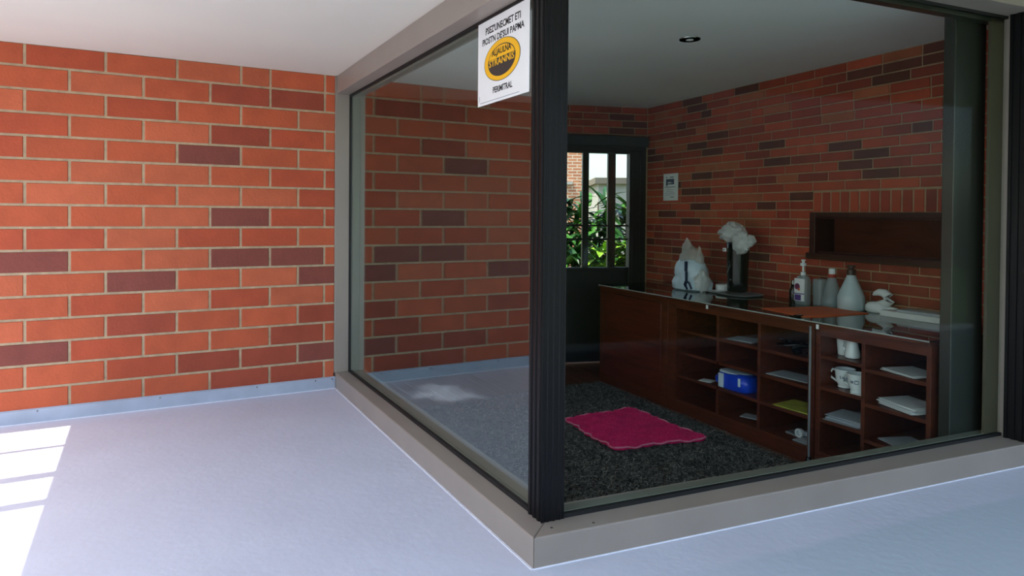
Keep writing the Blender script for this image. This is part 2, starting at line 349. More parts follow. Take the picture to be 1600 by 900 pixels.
w2 = struct('window_2', (0, 0, 0), 0, 'large front window of the glazed corner in a taupe frame', 'window')
X2 = 3.21
prism('sill', [(.001, BRS*.001), (3.5, fy(3.5, 0)), (3.5, fy(3.5, .27)), (.262, fy(.262, .27))], 0, HS, MT['frame'], w2, .006)
prism('sill_base', [(.26, fy(.26, .18)), (3.5, fy(3.5, .18)), (3.5, fy(3.5, .27)), (.26, fy(.26, .27))], FH, 0, MT['frame'], w2)
prism('header', [(-.0, fy(0, 0)), (3.5, fy(3.5, 0)), (3.5, fy(3.5, .25)), (.0, fy(0, .25))], HR, 2.86, MT['frame'], w2, .004)
prism('jamb', [(X2, fy(X2, .002)), (3.5, fy(3.5, .002)), (3.5, fy(3.5, .25)), (X2, fy(X2, .25))], HS, HR, MT['frame'], w2, .004)
def gy(x, off=0): return GO+GS*x+off
prism('glass_pane', [(.2, gy(.2, -.003)), (X2, gy(X2, -.003)), (X2, gy(X2, .003)), (.2, gy(.2, .003))], HS+.004, HR-.004, MT['glassR'], w2)
for z0, z1 in ((HS, HS+.018), (HR-.016, HR)):
    prism('gasket', [(.2, gy(.2, -.011)), (X2, gy(X2, -.011)), (X2, gy(X2, .011)), (.2, gy(.2, .011))], z0, z1, MT['gasket'], w2)
for z0, z1 in ((HS, HS+.02), (HR-.04, HR)):
    bm_ = MT['bead'] if z0 < 1 else MT['inner_post']
    prism('glazing_bead', [(.21, gy(.21, .012)), (X2, gy(X2, .012)), (X2, gy(X2, .075)), (.21, gy(.21, .075))], z0, z1, bm_, w2, .003)
pj = groove((X2-.028, fy(X2, .134)), (X2-.028, fy(X2, .012)), 3, .007)
prism('jamb_profile', pj+[(X2-.028, fy(X2, .012)), (X2+.0, fy(X2, .012)), (X2+.0, fy(X2, .134))], HS, HR, MT['black'], w2)
prism('inner_bead', [(3.09, gy(3.09, .012)), (X2, gy(X2, .012)), (X2, gy(X2, .03)), (3.09, gy(3.09, .03))], HS, HR, mat('dark_olive_metal', (84, 78, 62), .4, 0, .06, 5), w2)

# ---- sign stuck on the side pane
sg = bpy.data.objects.new('security_sign', None); COL.objects.link(sg); sg.empty_display_size = .1
sg.matrix_world = Matrix(((0, 0, -1, GX-.0035), (-1, 0, 0, .787), (0, 1, 0, 2.013), (0, 0, 0, 1)))
tag(sg, 'white alarm notice with yellow and black oval stuck on side pane', 'sign')
box('sign_board', (0, 0, 0), (.53, .428, .0025), MT['white'], sg, .0008)
def ell(name, cx, cy, a, b, z, m, t0=0, t1=2*math.pi, sh=.16):
    n = 48; P = [(cx+a*math.cos(t0+(t1-t0)*i/n)+0, cy+b*math.sin(t0+(t1-t0)*i/n)) for i in range(n if t1-t0 > 6 else n+1)]
    k = len(P); v = [(x, y, z) for x, y in P]+[(x, y, z+.0006) for x, y in P]
    f = [tuple(range(k-1, -1, -1)), tuple(range(k, 2*k))]+[(i, (i+1) % k, k+(i+1) % k, k+i) for i in range(k)]
    return mesh(name, v, f, m, sg)
ell('oval_outline', .262, .198, .187, .101, .0026, MT['darkprint'])
ell('oval_ring', .262, .198, .182, .098, .0032, MT['yellow'])
ell('oval_field', .262, .196, .142, .076, .0038, MT['darkprint'])
ell('oval_upper', .262, .196, .137, .071, .0044, MT['yellow'], .227, math.pi-.227)
text('oval_lettering', 'ALJAULNA', .2, .04, .162, .217, MT['ink'], sg, z=.0052)
text('oval_lettering', 'STRANNIS', .262, .034, .131, .177, MT['yellow'], sg, z=.0046)
text('heading', "PSEZ'UNECMET ETI", .36, .036, .088, .350, MT['ink'], sg, z=.0027)
text('heading', "PIOSTN DE'SUI PAPMA", .43, .034, .052, .301, MT['ink'], sg, z=.0027)
text('footer', 'PERIMITRAL', .2, .03, .172, .046, MT['ink'], sg, z=.0027)
boxes('border_line', [((.03, .012, .0025), (.44, .0145, .003)), ((.02, .02, .0025), (.0225, .05, .003))], MT['greyprint'], sg)

# ================================================================== THE ROOM
cr = prism('ceiling_room', [(.02, .02), (8, BRS*8+.02), (8, 6), (.02, 6)], HI, 3.3, MT['ceil_in']); tag(cr, 'white ceiling inside the glazed room', 'ceiling', kind='structure')
fr = struct('floor_room', (0, 0, 0), 0, 'brown wooden floor inside the glazed room', 'floor')
box('subfloor', (-.1, -.6, FH-.2), (4.6, 5.6, FH-.02), MT['soil'], fr)
for i in range(34):
    x = .0+i*.135
    box('plank', (x, -.5, FH-.02), (x+.132, 5.4, FH), MT['floor_wood'], fr)
WA = math.atan2(-1, -.0692)
wr = struct('wall_right', (4.115, 4.238, 0), WA, 'red brick wall behind the counter', 'wall')
NB0, NB1, NZ0, NZ1 = 2.528, 3.86, 1.0925, 1.501
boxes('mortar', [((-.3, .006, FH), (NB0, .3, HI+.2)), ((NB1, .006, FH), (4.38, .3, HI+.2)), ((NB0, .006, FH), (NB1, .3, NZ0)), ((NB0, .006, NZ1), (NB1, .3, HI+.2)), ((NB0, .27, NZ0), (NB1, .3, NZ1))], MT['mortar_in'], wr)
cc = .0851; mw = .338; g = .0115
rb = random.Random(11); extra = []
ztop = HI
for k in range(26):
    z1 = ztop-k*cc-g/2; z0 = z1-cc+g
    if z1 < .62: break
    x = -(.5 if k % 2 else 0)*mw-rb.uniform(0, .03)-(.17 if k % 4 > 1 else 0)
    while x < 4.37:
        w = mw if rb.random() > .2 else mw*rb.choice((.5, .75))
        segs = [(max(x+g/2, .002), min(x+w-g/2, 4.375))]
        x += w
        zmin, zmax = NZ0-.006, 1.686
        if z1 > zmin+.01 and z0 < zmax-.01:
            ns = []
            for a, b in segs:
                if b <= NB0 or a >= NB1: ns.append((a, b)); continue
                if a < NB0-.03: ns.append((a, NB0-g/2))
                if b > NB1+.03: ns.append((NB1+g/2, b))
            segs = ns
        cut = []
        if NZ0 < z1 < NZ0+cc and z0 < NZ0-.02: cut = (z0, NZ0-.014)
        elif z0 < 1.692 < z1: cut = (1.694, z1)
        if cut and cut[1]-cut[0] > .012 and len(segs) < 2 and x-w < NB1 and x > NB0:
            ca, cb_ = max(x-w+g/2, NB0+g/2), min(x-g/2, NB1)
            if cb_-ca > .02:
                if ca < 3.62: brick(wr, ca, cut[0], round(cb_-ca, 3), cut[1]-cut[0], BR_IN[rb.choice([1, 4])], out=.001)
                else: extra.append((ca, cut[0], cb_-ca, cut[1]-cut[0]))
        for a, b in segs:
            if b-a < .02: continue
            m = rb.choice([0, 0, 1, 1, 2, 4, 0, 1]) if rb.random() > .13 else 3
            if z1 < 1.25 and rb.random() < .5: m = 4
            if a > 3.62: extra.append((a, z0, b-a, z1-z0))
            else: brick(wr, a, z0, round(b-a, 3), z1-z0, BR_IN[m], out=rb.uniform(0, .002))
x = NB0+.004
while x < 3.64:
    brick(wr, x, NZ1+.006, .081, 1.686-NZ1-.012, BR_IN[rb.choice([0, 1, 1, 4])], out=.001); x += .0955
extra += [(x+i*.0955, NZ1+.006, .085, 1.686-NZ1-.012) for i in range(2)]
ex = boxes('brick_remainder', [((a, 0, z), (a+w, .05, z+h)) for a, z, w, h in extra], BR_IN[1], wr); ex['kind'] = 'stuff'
# serving hatch set in the wall
ht = thing('serving_hatch', 'dark wooden hatch recessed in the brick wall under a soldier course', 'hatch', (4.115, 4.238, 0), WA)
boxes('frame', [((NB0-.012, -.03, NZ0), (NB0+.05, .27, NZ1)), ((NB1-.05, -.03, NZ0), (NB1, .27, NZ1)), ((NB0+.05, -.03, NZ1-.045), (NB1-.05, .27, NZ1))], MT['wood_dark'], ht, .004)
box('ledge', (NB0-.03, -.055, NZ0-.012), (NB1, .27, NZ0+.045), MT['wood_dark'], ht, .004)
box('dark_depth_sheet', (NB0+.05, .24, NZ0+.045), (NB1-.05, .27, NZ1-.045), MT['doorblack'], ht)  # black sheet stands in for the dark depth of the opening
box('sliding_panel', (NB0+.20, .035, NZ0+.045), (NB1-.05, .055, NZ1-.045), mat('glossy_brown_panel', (74, 36, 24), .08, 0, .3, 4, stretch=(1, 4, 6)), ht, .003)
boxes('track', [((NB0+.05, .02, NZ0+.045), (NB1-.05, .03, NZ0+.06)), ((NB0+.05, .02, NZ1-.06), (NB1-.05, .03, NZ1-.045))], MT['wood_dark'], ht)
# notice on the wall
nt_ = bpy.data.objects.new('wall_notice', None); COL.objects.link(nt_); nt_.empty_display_size = .1
wrm = Matrix.Translation((4.115, 4.238, 0)) @ Matrix.Rotation(WA, 4, 'Z')
nt_.matrix_world = wrm @ Matrix(((1, 0, 0, .343), (0, 0, -1, -.006), (0, 1, 0, 1.641), (0, 0, 0, 1)))
tag(nt_, 'small white printed notice with dark picture on the inner brick wall', 'notice')
box('sheet', (0, 0, 0), (.27, .319, .004), MT['paper'], nt_)
def flat(name, lst, m, par, z0=.004, z1=.0046): return boxes(name, [((a, b, z0), (c, d, z1)) for a, b, c, d in lst], m, par)
flat('picture', [(.05, .19, .2, .255), (.05, .175, .08, .19)], MT['navy'], nt_)
flat('picture_inset', [(.08, .2, .14, .222), (.145, .205, .17, .215)], MT['paper_grey'], nt_, .0047, .005)
flat('heading', [(.05, .27, .075, .28)], MT['ink'], nt_); flat('heading', [(.12, .27, .19, .28)], MT['ink'], nt_)
flat('printed_line', [(.03, .155, .22, .164), (.06, .125, .19, .129), (.06, .105, .19, .109), (.03, .085, .22, .09), (.03, .063, .13, .068), (.14, .066, .21, .07), (.13, .035, .2, .045)], MT['greyprint'], nt_)

# ---- back wall, glazed door and shade
BA = math.atan2(-.274, .9617)
wb_ = struct('wall_back', (4.115, 4.238, 0), BA, 'dark brick wall above the back door', 'wall')
DX0, DX1 = -1.27, -.02
box('added_dark_backing', (-4.6, .0, FH), (DX0-.001, .25, HI), MT['doorblack'], wb_)  # added black sheet, keeps the room end dark behind the side pane
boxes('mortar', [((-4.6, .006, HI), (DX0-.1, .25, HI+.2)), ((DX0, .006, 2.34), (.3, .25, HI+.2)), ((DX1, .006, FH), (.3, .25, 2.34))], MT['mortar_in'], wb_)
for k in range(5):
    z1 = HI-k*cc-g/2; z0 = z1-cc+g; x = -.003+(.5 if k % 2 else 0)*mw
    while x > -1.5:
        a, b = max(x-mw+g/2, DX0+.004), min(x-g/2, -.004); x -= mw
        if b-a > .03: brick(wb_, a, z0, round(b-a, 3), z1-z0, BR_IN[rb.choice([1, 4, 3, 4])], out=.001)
wli = box('wall_side', (-.2, L+.3, FH), (0.02, 5.6, HI+.2), MT['doorblack']); tag(wli, 'side wall of the room behind the terrace bricks', 'wall', kind='structure')  # black colour stands in for the dimness at this end of the room
dr = struct('door_1', (4.115, 4.238, 0), BA, 'black back door with tall glazed panes above a solid panel', 'door')
boxes('frame', [((-.235, -.01, FH), (DX1, .1, 2.34)), ((DX0, -.01, FH), (DX0+.1, .1, 2.34)), ((DX0+.1, -.01, 2.225), (-.235, .1, 2.34))], MT['doorblack'], dr, .004)
boxes('frame_bead', [((-.20, -.022, FH), (-.17, -.01, 2.3)), ((-.10, -.026, FH), (-.075, -.01, 2.3))], MT['doorblack'], dr, .003)
box('lower_panel', (DX0+.1, .02, FH+.02), (-.235, .07, .80), MT['doorblack'], dr, .004)
box('mid_rail', (DX0+.1, .0, .775), (-.235, .085, .815), MT['doorblack'], dr, .004)
box('glass_pane', (DX0+.1, .045, .815), (-.235, .05, 2.225), MT['glassB'], dr)
for a, b in ((-.825, -.745), (-.495, -.395)):
    box('mullion', (a, .055, .815), (b, .1, 2.225), MT['inner_post'], dr, .003)
for z in (1.331, 1.163): box('grille_bar', (DX0+.1, .06, z-.011), (-.235, .075, z+.011), MT['doorblack'], dr)
sh = thing('roller_blind', 'charcoal roller blind box above the back door', 'blind', (4.115, 4.238, 0), BA)
box('blind_box', (-1.5, -.12, 2.30), (-.03, .0, 2.428), MT['shade'], sh, .01)
box('bottom_bar', (-1.47, -.07, 2.262), (-.06, -.045, 2.298), MT['doorblack'], sh, .004)
# dark post just inside the front glass
ip = prism('steel_post', [(2.885, -.066), (3.17, -.094), (3.17, -.024), (2.885, .004)], FH, HI, MT['inner_post'], None, .005)
tag(ip, 'dark bronze steel post standing just inside the front glass', 'post')
# downlight
dl = thing('ceiling_downlight', 'small round chrome downlight in the room ceiling', 'light', (2.224, 1.496, HI))
lathe('trim_ring', [(.078, -.006), (.08, -.001), (.058, -.001), (.058, -.004), (.078, -.006)], MT['steel'], dl, 28)
lathe('reflector', [(.058, -.001), (.035, -.0005), (.0, -.0004)], MT['steel'], dl, 24)
lathe('bulb', [(.03, -.001), (.028, -.009), (.014, -.013), (.001, -.014)], MT['ceramic'], dl, 16)

# ---- counter, in its own frame: a runs to the right along the front, d towards the wall, h up from the floor
CA = math.atan2(-1, -.04); CO = Vector((3.0134, 3.69, FH))
CM = Matrix.Translation(CO) @ Matrix.Rotation(CA, 4, 'Z')
def cp(a, d, h): return CM @ Vector((a, d, h))
TOP = 1.0625; UH = 1.035
def unit(name, label, a0):
    return thing(name, label, 'cabinet', cp(a0, 0, 0), CA)
u1 = unit('door_cabinet', 'dark red wooden cabinet with one wide door at the far end', 0)
boxes('body', [((0, .02, .09), (.03, .96, UH)), ((1.12, .02, .09), (1.148, .96, UH)), ((.03, .02, .09), (1.12, .96, .12)), ((.03, .93, .12), (1.12, .96, UH)), ((.03, .04, UH-.025), (1.12, .93, UH))], MT['wood'], u1)
box('plinth', (.0, .0, 0), (1.148, .1, .092), MT['wood'], u1, .004)
boxes('face_frame', [((0, 0, .092), (.085, .02, UH)), ((1.06, 0, .092), (1.148, .02, UH)), ((.085, 0, .99), (1.06, .02, UH)), ((.085, 0, .092), (1.06, .02, .11))], MT['wood'], u1, .003)
dd = box('door', (.088, -.012, .113), (1.057, .012, .985), MT['wood_door'], u1, .006)
for z in (.32, .55, .76): box('board_groove', (.09, -.0135, z), (1.055, -.0115, z+.006), MT['wood_dark'], dd)
def shelf_unit(name, label, a0, a1, cols, rows, lw, rw, gap=None):
    u = unit(name, label, a0); w = a1-a0; dep = .94
    box('plinth', (0, 0, 0), (w, .1, .092), MT['wood'], u, .004)
    box('side', (0, .0, .092), (lw, dep, UH), MT['wood'], u, .002); box('side', (w-rw, .0, .092), (w, dep, UH), MT['wood'], u, .002)
    box('back', (lw, dep-.02, .092), (w-rw, dep, UH), MT['wood'], u)
    box('top_rail', (lw, 0, .965), (w-rw, .025, UH), MT['wood'], u, .002); box('top_panel', (lw, .025, 1.01), (w-rw, dep-.02, UH), MT['wood'], u)
    box('bottom', (lw, .0, .092), (w-rw, dep-.02, .122), MT['wood'], u, .002)
    e = [lw]+[c for c in cols]+[w-rw]
    for ci, c in enumerate(cols):
        for z0, z1 in (((.122, .324), (.57, .965)) if gap == ci else ((.122, .965),)): box('divider', (c-.014, .004, z0), (c+.014, dep-.02, z1), MT['wood'], u, .002)
    for i in range(len(e)-1):
        x0 = e[i]+(.014 if i else 0); x1 = e[i+1]-(.014 if i < len(e)-2 else 0)
        for z in rows[i]: box('shelf', (x0, .006, z-.026), (x1, dep-.02, z), MT['wood'], u, .002)
    return u
u2 = shelf_unit('open_shelf_cabinet', 'dark red wooden shelf unit with twelve open pigeonholes in middle of counter', 1.152, 2.80, [.655, 1.118], [(.35, .57, .775)]*3, .118, .055, 0)
u3 = shelf_unit('open_shelf_cabinet', 'dark red wooden shelf unit holding mugs at the near end of counter', 2.812, 3.655, [.378], [(.365, .60, .825), (.32, .565, .80)], .04, .03)
wt = thing('worktop', 'dark glass topped wooden worktop along the brick wall', 'worktop', cp(0, 0, UH), CA)
box('wood_top', (-.02, -.015, .001), (3.655, .955, .020), MT['wood'], wt, .003)
for a0, a1 in ((-.015, 1.16), (1.165, 2.30), (2.302, 3.65)):
    gsh = box('glass_sheet', (a0, -.012, .0202), (a1, .95, .0275), MT['glass_top'], wt)
    box('polished_edge', (a0, -.0155, .0202), (a1, -.0125, .0275), MT['glass_edge'], gsh)
for a in (1.70, 2.84): box('clip', (a-.01, -.026, -.022), (a+.01, -.0165, .012), MT['white'], wt, .002)
rod = thing('floor_stand', 'thin grey metal rod on a black foot before the shelf units', 'stand', cp(2.80, -.045, 0), CA)
lathe('rod', [(.008, .06), (.008, 1.03)], MT['grey'], rod, 12); lathe('foot', [(.055, 0), (.055, .015), (.02, .05), (.016, .075)], MT['blackp'], rod, 20)

# ---- things on the worktop
def cthing(name, label, cat, a, d, h=TOP, rz=0., group=None): return thing(name, label, cat, cp(a, d, h), CA+rz, group)
def blob(name, m, parent, rings, seed=0, amp=.02, n=26, power=2.4, smooth=True):
    """crumpled soft body: rings of (z, cx, cy, rx, ry)"""
    out = []
    for z, cx, cy, rx, ry in rings:
        r = []
        for i in range(n):
            t = 2*math.pi*i/n; c, s = math.cos(t), math.sin(t); q = (abs(c)**power+abs(s)**power)**(-1/power)
            p = Vector((cx+rx*c*q, cy+ry*s*q, z)); k = noise.noise(p*9+Vector((seed, seed*2, 0)))*amp*min(1, rx/.05)
            r.append((p.x+c*k, p.y+s*k, p.z+(k*.4 if z > 0.001 else 0)))
        out.append(r)
    return loft(name, out, m, parent, smooth)
def crumple(name, m, parent, c, r, seed, amp=.35, freq=7., pinch=0., nu=36, nv=22, base=None):
    """crumpled film: a closed lump with ridged folds, pinched towards its top"""
    rings = []
    for j in range(nv+1):
        ph = math.pi*(.02+.96*j/nv); zz = -math.cos(ph); sr = math.sin(ph); row = []
        for i in range(nu):
            th = 2*math.pi*i/nu; d = Vector((math.cos(th)*sr, math.sin(th)*sr, zz))
            q = d*freq*.35+Vector((seed, seed*1.7, -seed))
            k = 1+amp*(abs(noise.noise(q))*1.6-.45+abs(noise.noise(q*2.3))*.7-.2)
            pf = 1-pinch*max(0, zz)**1.2
            p = Vector((d.x*r[0]*k*pf, d.y*r[1]*k*pf, d.z*r[2]*(1+(k-1)*.8)))+Vector(c)
            if base is not None: p.z = max(p.z, base)
            row.append(tuple(p))
        rings.append(row)
    return loft(name, rings, m, parent)
b = cthing('plastic_bag', 'knotted white plastic carrier bag slumped on the counter', 'bag', .80, .60)
blob('bag_body', MT['bag'], b, [(0, 0, 0, .19, .14), (.015, 0, 0, .215, .16), (.07, 0, 0, .215, .16), (.12, -.005, 0, .20, .15), (.135, -.005, 0, .19, .14), (.16, -.01, 0, .195, .145), (.22, -.01, 0, .18, .135), (.27, -.02, 0, .155, .12), (.31, -.03, 0, .12, .09), (.335, -.04, 0, .06, .04)], 1, .022, 40)
crumple('crumpled_top', MT['bagfilm'], b, (-.03, 0, .34), (.15, .09, .11), 4.1, .28, 5, .5)
crumple('crumpled_top', MT['bagfilm'], b, (-.085, 0, .42), (.075, .04, .12), 5.2, .25, 5, .9)
crumple('crumpled_top', MT['bagfilm'], b, (.10, 0, .34), (.055, .05, .12), 7.7, .25, 5, .9)
crumple('side_fold', MT['bagfilm2'], b, (.16, -.02, .1), (.08, .1, .14), 9.7, .25, 5, .5, base=0.0)
boxes('printed_stripe', [((.075, -.162, .04), (.1, -.148, .2)), ((.05, -.15, .2), (.075, -.13, .3))], MT['navy'], b)
tube('handle', [(.10, -.15, .02), (.09, -.18, .07), (.12, -.19, .11), (.16, -.18, .09), (.17, -.16, .03)], .011, MT['navy'], b)
c = cthing('black_canister', 'tall glossy black canister on a tray on the counter', 'canister', 1.29, .74, TOP+.027)
lathe('body', [(.085, 0), (.098, .012), (.098, .1), (.102, .25), (.107, .40), (.108, .475), (.1, .482)], MT['blackp'], c, 32)
box('tag', (-.09, -.112, .39), (-.045, -.106, .425), MT['white'], c, .002); box('tag_mark', (-.078, -.1135, .40), (-.066, -.1122, .415), MT['ink'], c)
lathe('button', [(.007, 0), (.007, .004)], MT['grey'], c, 10).matrix_local = Matrix.Translation((.01, -.099, .12)) @ Matrix.Rotation(R(90), 4, 'X')
tube('cord', [(.0, -.110, .30), (.012, -.112, .26), (-.01, -.111, .22), (-.03, -.109, .18)], .004, MT['grey'], c)
c2_ = cthing('crumpled_bag', 'crumpled clear plastic bag stuffed on top of the black canister', 'bag', 1.29, .74, TOP+.51)
crumple('bag_body', MT['bagfilm2'], c2_, (-.05, -.02, .09), (.15, .11, .105), 12.4, .28, 6, .15)
crumple('bag_fold', MT['bagfilm2'], c2_, (.10, -.06, .0), (.10, .07, .12), 15.1, .3, 6, .1)
crumple('bag_fold', MT['bagfilm2'], c2_, (.17, -.04, .02), (.08, .05, .06), 17.9, .35, 6, .1)
t = cthing('serving_tray', 'flat grey tray under the black canister', 'tray', 1.36, .70, TOP)
blob('tray_body', MT['grey'], t, [(0, 0, 0, .17, .15), (.012, 0, 0, .20, .17), (.018, 0, 0, .20, .17), (.012, 0, 0, .18, .15), (.011, 0, 0, .02, .02)], 3, 0, 32, 4)
p = cthing('saucer', 'white saucer beside the black canister', 'saucer', 1.10, .64)
lathe('dish', [(.05, 0), (.1, .014), (.104, .018), (.09, .014), (.03, .009), (.001, .009)], MT['ceramic'], p, 28)
tp = cthing('tape_roll', 'small white roll lying between bag and canister', 'tape', 1.03, .80)
lathe('roll', [(.07, 0), (.074, .006), (.074, .064), (.07, .07), (.036, .07), (.034, .066), (.034, .004)], MT['paper'], tp, 28)
lathe('core', [(.033, .004), (.033, .066), (.03, .066), (.03, .004)], MT['blackp'], tp, 20)
p = cthing('pump_bottle', 'clear pump bottle with purple label on the counter', 'bottle', 2.08, .72)
blob('body', MT['clearb'], p, [(0, 0, 0, .056, .036), (.01, 0, 0, .06, .04), (.215, 0, 0, .06, .04), (.24, 0, 0, .045, .033), (.255, 0, 0, .02, .02)], 0, 0, 28, 5)
lb = box('label', (-.056, -.0435, .03), (.05, -.0405, .225), MT['paper'], p)
flat_ = boxes('label_print', [((-.05, -.045, .035), (.015, -.0437, .085)), ((-.056, -.045, .09), (.05, -.0437, .098))], MT['purple'], lb)
lathe('label_emblem', [(.028, 0), (.028, .0015)], mat('plum_print', (110, 40, 78), .5, 0, .2, 20), lb, 20).matrix_local = Matrix.Translation((-.024, -.0437, .155)) @ Matrix.Rotation(R(90), 4, 'X')
lathe('label_emblem', [(.012, 0), (.012, .0015)], MT['orange'], lb, 16).matrix_local = Matrix.Translation((-.006, -.0442, .132)) @ Matrix.Rotation(R(90), 4, 'X')
pm = lathe('pump', [(.022, .25), (.022, .28), (.008, .285), (.008, .335), (.026, .336), (.026, .36), (.012, .362), (.012, .376), (.018, .378), (.018, .39), (.001, .392)], MT['ceramic'], p, 20)
p = cthing('clear_bottle', 'square clear bottle just right of the pump bottle', 'bottle', 2.155, .84)
blob('body', MT['clearb'], p, [(0, 0, 0, .045, .045), (.2, 0, 0, .05, .05), (.222, 0, 0, .045, .045), (.225, 0, 0, .02, .02)], 0, 0, 28, 5)
p = cthing('small_bottle', 'small dark glass bottle left of the pump bottle', 'bottle', 1.975, .72)
lathe('body', [(.03, 0), (.034, .01), (.034, .11), (.018, .15), (.013, .165)], MT['amber'], p, 20); lathe('cap', [(.015, .165), (.016, .2), (.001, .201)], MT['steel'], p, 16)
p = cthing('dark_bottle', 'slim dark bottle with bright cap behind the pump bottle', 'bottle', 1.955, .86)
lathe('body', [(.026, 0), (.03, .01), (.03, .17), (.014, .21), (.012, .235)], MT['amber'], p, 20); lathe('cap', [(.015, .235), (.016, .268), (.001, .269)], MT['steel'], p, 16)
p = cthing('cone_bottle', 'clear conical bottle with red collar and white cap', 'bottle', 2.268, .85)
lathe('body', [(.08, 0), (.086, .01), (.087, .055), (.074, .08), (.035, .235), (.03, .245)], MT['clearb'], p, 28)
lathe('liquid', [(.078, .006), (.082, .012), (.083, .055), (.076, .07), (.001, .07)], MT['liquid'], p, 28)
lathe('collar', [(.032, .245), (.034, .25), (.034, .272), (.03, .275)], MT['red'], p, 20); lathe('cap', [(.028, .275), (.028, .318), (.024, .322), (.001, .323)], MT['ceramic'], p, 20)
p = cthing('milky_bottle', 'large milky white conical bottle with dark cap', 'bottle', 2.475, .82)
lathe('body', [(.098, 0), (.104, .01), (.106, .1), (.098, .125), (.036, .275), (.033, .285)], MT['bottle'], p, 32)
lathe('cap', [(.036, .285), (.036, .328), (.022, .335), (.022, .35), (.034, .352), (.034, .366), (.001, .367)], MT['wood_dark'], p, 20)
p = cthing('curled_ornament', 'glossy white swan-like curled ornament near the milky bottle', 'ornament', 2.715, .86)
blob('body', MT['ceramic'], p, [(0, -.03, 0, .08, .05), (.01, -.03, 0, .098, .06), (.05, -.035, 0, .095, .058), (.075, -.04, 0, .07, .04), (.085, -.045, 0, .03, .02)], 2, .004, 28, 2.2)
tube('curl', [(-.06, 0, .055), (-.01, 0, .062), (.04, 0, .078), (.066, 0, .105), (.058, 0, .138), (.028, 0, .160), (-.015, 0, .165), (-.05, 0, .152), (-.07, 0, .138)], [.024, .036, .04, .04, .038, .034, .029, .02, .008], MT['ceramic'], p, 14)
blob('tail', MT['ceramic'], p, [(0, .085, .01, .045, .03), (.01, .085, .01, .05, .034), (.05, .085, .01, .046, .03), (.06, .085, .01, .02, .015)], 2, .003, 22, 2.4)
p = cthing('white_board', 'white flat board lying at the near end of the counter', 'board', 3.06, .76)
box('board', (-.26, -.04, 0), (.34, .14, .045), MT['paper'], p, .004)
p = cthing('grey_pad', 'thin grey pad lying on the white board', 'pad', 3.12, .83, TOP+.045)
box('pad', (-.2, -.08, 0), (.28, .07, .018), MT['paper_grey'], p, .003)
p = cthing('orange_folder', 'orange card folder lying on the counter edge', 'folder', 2.44, .44)
prism('cover', [(-.30, -.28), (.2, -.36), (.25, -.22), (.27, .28), (-.16, .30)][::1], 0, .005, MT['orange'], p, .001)
prism('back_cover', [(-.28, -.27), (.19, -.34), (.26, .27), (-.15, .29)], -.0005+.0055, .008, MT['orange'], p)
box('clip', (.13, -.4, .001), (.17, -.33, .014), MT['blackp'], p, .003)
# ---- things on the shelves
def sheets(name, label, cat, a, d, h, w, dep, n, m, rz=0., group=None, seed=1):
    r = random.Random(seed); t = cthing(name, label, cat, a, d, h+.0005, rz, group); z = 0
    for i in range(n):
        th = .0028 if n > 1 else .004; ox, oy, an = r.uniform(-.016, .016), r.uniform(-.016, .016), r.uniform(-.13, .13)
        P = [(x*math.cos(an)-y*math.sin(an)+ox, x*math.sin(an)+y*math.cos(an)+oy) for x, y in ((-w/2, -dep/2), (w/2, -dep/2), (w/2, dep/2), (-w/2, dep/2))]
        prism('sheet', P, z, z+th, m if i < n-1 or n == 1 else m, t); z += th+.0015
    return t
bl = cthing('wrapped_pack', 'blue and white plastic-wrapped pack on the lower shelf', 'pack', 1.955, .13, .3505)
blob('wrap', MT['blue'], bl, [(0, 0, 0, .15, .09), (.02, 0, 0, .165, .1), (.08, 0, 0, .165, .1), (.125, 0, 0, .15, .09), (.14, -.01, 0, .11, .06)], 6, .012, 30, 5)
blob('flap', MT['blue'], bl, [(.02, -.2, 0, .05, .06), (.06, -.205, 0, .06, .07), (.10, -.19, 0, .05, .06), (.13, -.175, 0, .025, .03)], 8, .015, 20, 3)
for lo, hi in (((-.15, -.112, .004), (-.095, -.098, .125)), ((.075, -.112, .05), (.1, -.099, .12))): box('white_band', lo, hi, MT['palewrap'], bl, .004)
blob('pale_top', MT['palewrap'], bl, [(.128, -.05, 0, .15, .085), (.142, -.05, 0, .14, .08), (.15, -.06, 0, .1, .05)], 9, .012, 24, 4)
sheets('white_card', 'small white card in front of the blue pack', 'card', 1.62, .07, .35, .12, .1, 1, MT['paper'], .3)
sheets('loose_paper', 'pale folded paper on top middle shelf', 'paper', 1.99, .14, .775, .22, .2, 2, MT['paper_grey'], .25, seed=2)
kb = cthing('tangled_black_cable', 'tangle of black cables on the top right pigeonhole', 'cable', 2.48, .2, .7755)
rr = random.Random(5)
for j in range(3):
    tube('cable', [(-.16+.04*i+rr.uniform(-.03, .03), rr.uniform(-.12, .12), .012+rr.uniform(0, .04)+.01*j) for i in range(9)], .009, MT['blackp'], kb, 8)
box('plug', (.08, -.15, .004), (.13, -.1, .035), MT['blackp'], kb, .006)
sheets('flat_envelope', 'dull grey envelope on the middle right shelf', 'envelope', 2.50, .16, .57, .38, .22, 1, MT['paper_grey'], .05)
sheets('magazine', 'yellow green magazine on the lower right shelf', 'magazine', 2.58, .17, .35, .34, .27, 2, MT['green_paper'], .12, seed=4)
sheets('flat_card', 'dim flat card in the bottom middle pigeonhole', 'card', 2.05, .2, .122, .2, .12, 1, MT['paper_grey'], .3)
gd = cthing('tape_dispenser', 'small grey tape dispenser in bottom right pigeonhole', 'dispenser', 2.56, .17, .1225)
box('base', (-.12, -.05, 0), (.11, .05, .016), MT['grey'], gd, .004); box('arm', (-.03, -.02, .016), (.12, .02, .05), MT['paper_grey'], gd, .006)
lathe('ring', [(.034, -.012), (.034, .012), (.02, .012), (.02, -.012), (.034, -.012)], MT['ceramic'], gd, 20).matrix_local = Matrix.Translation((.01, -.045, .036)) @ Matrix.Rotation(R(90), 4, 'X')
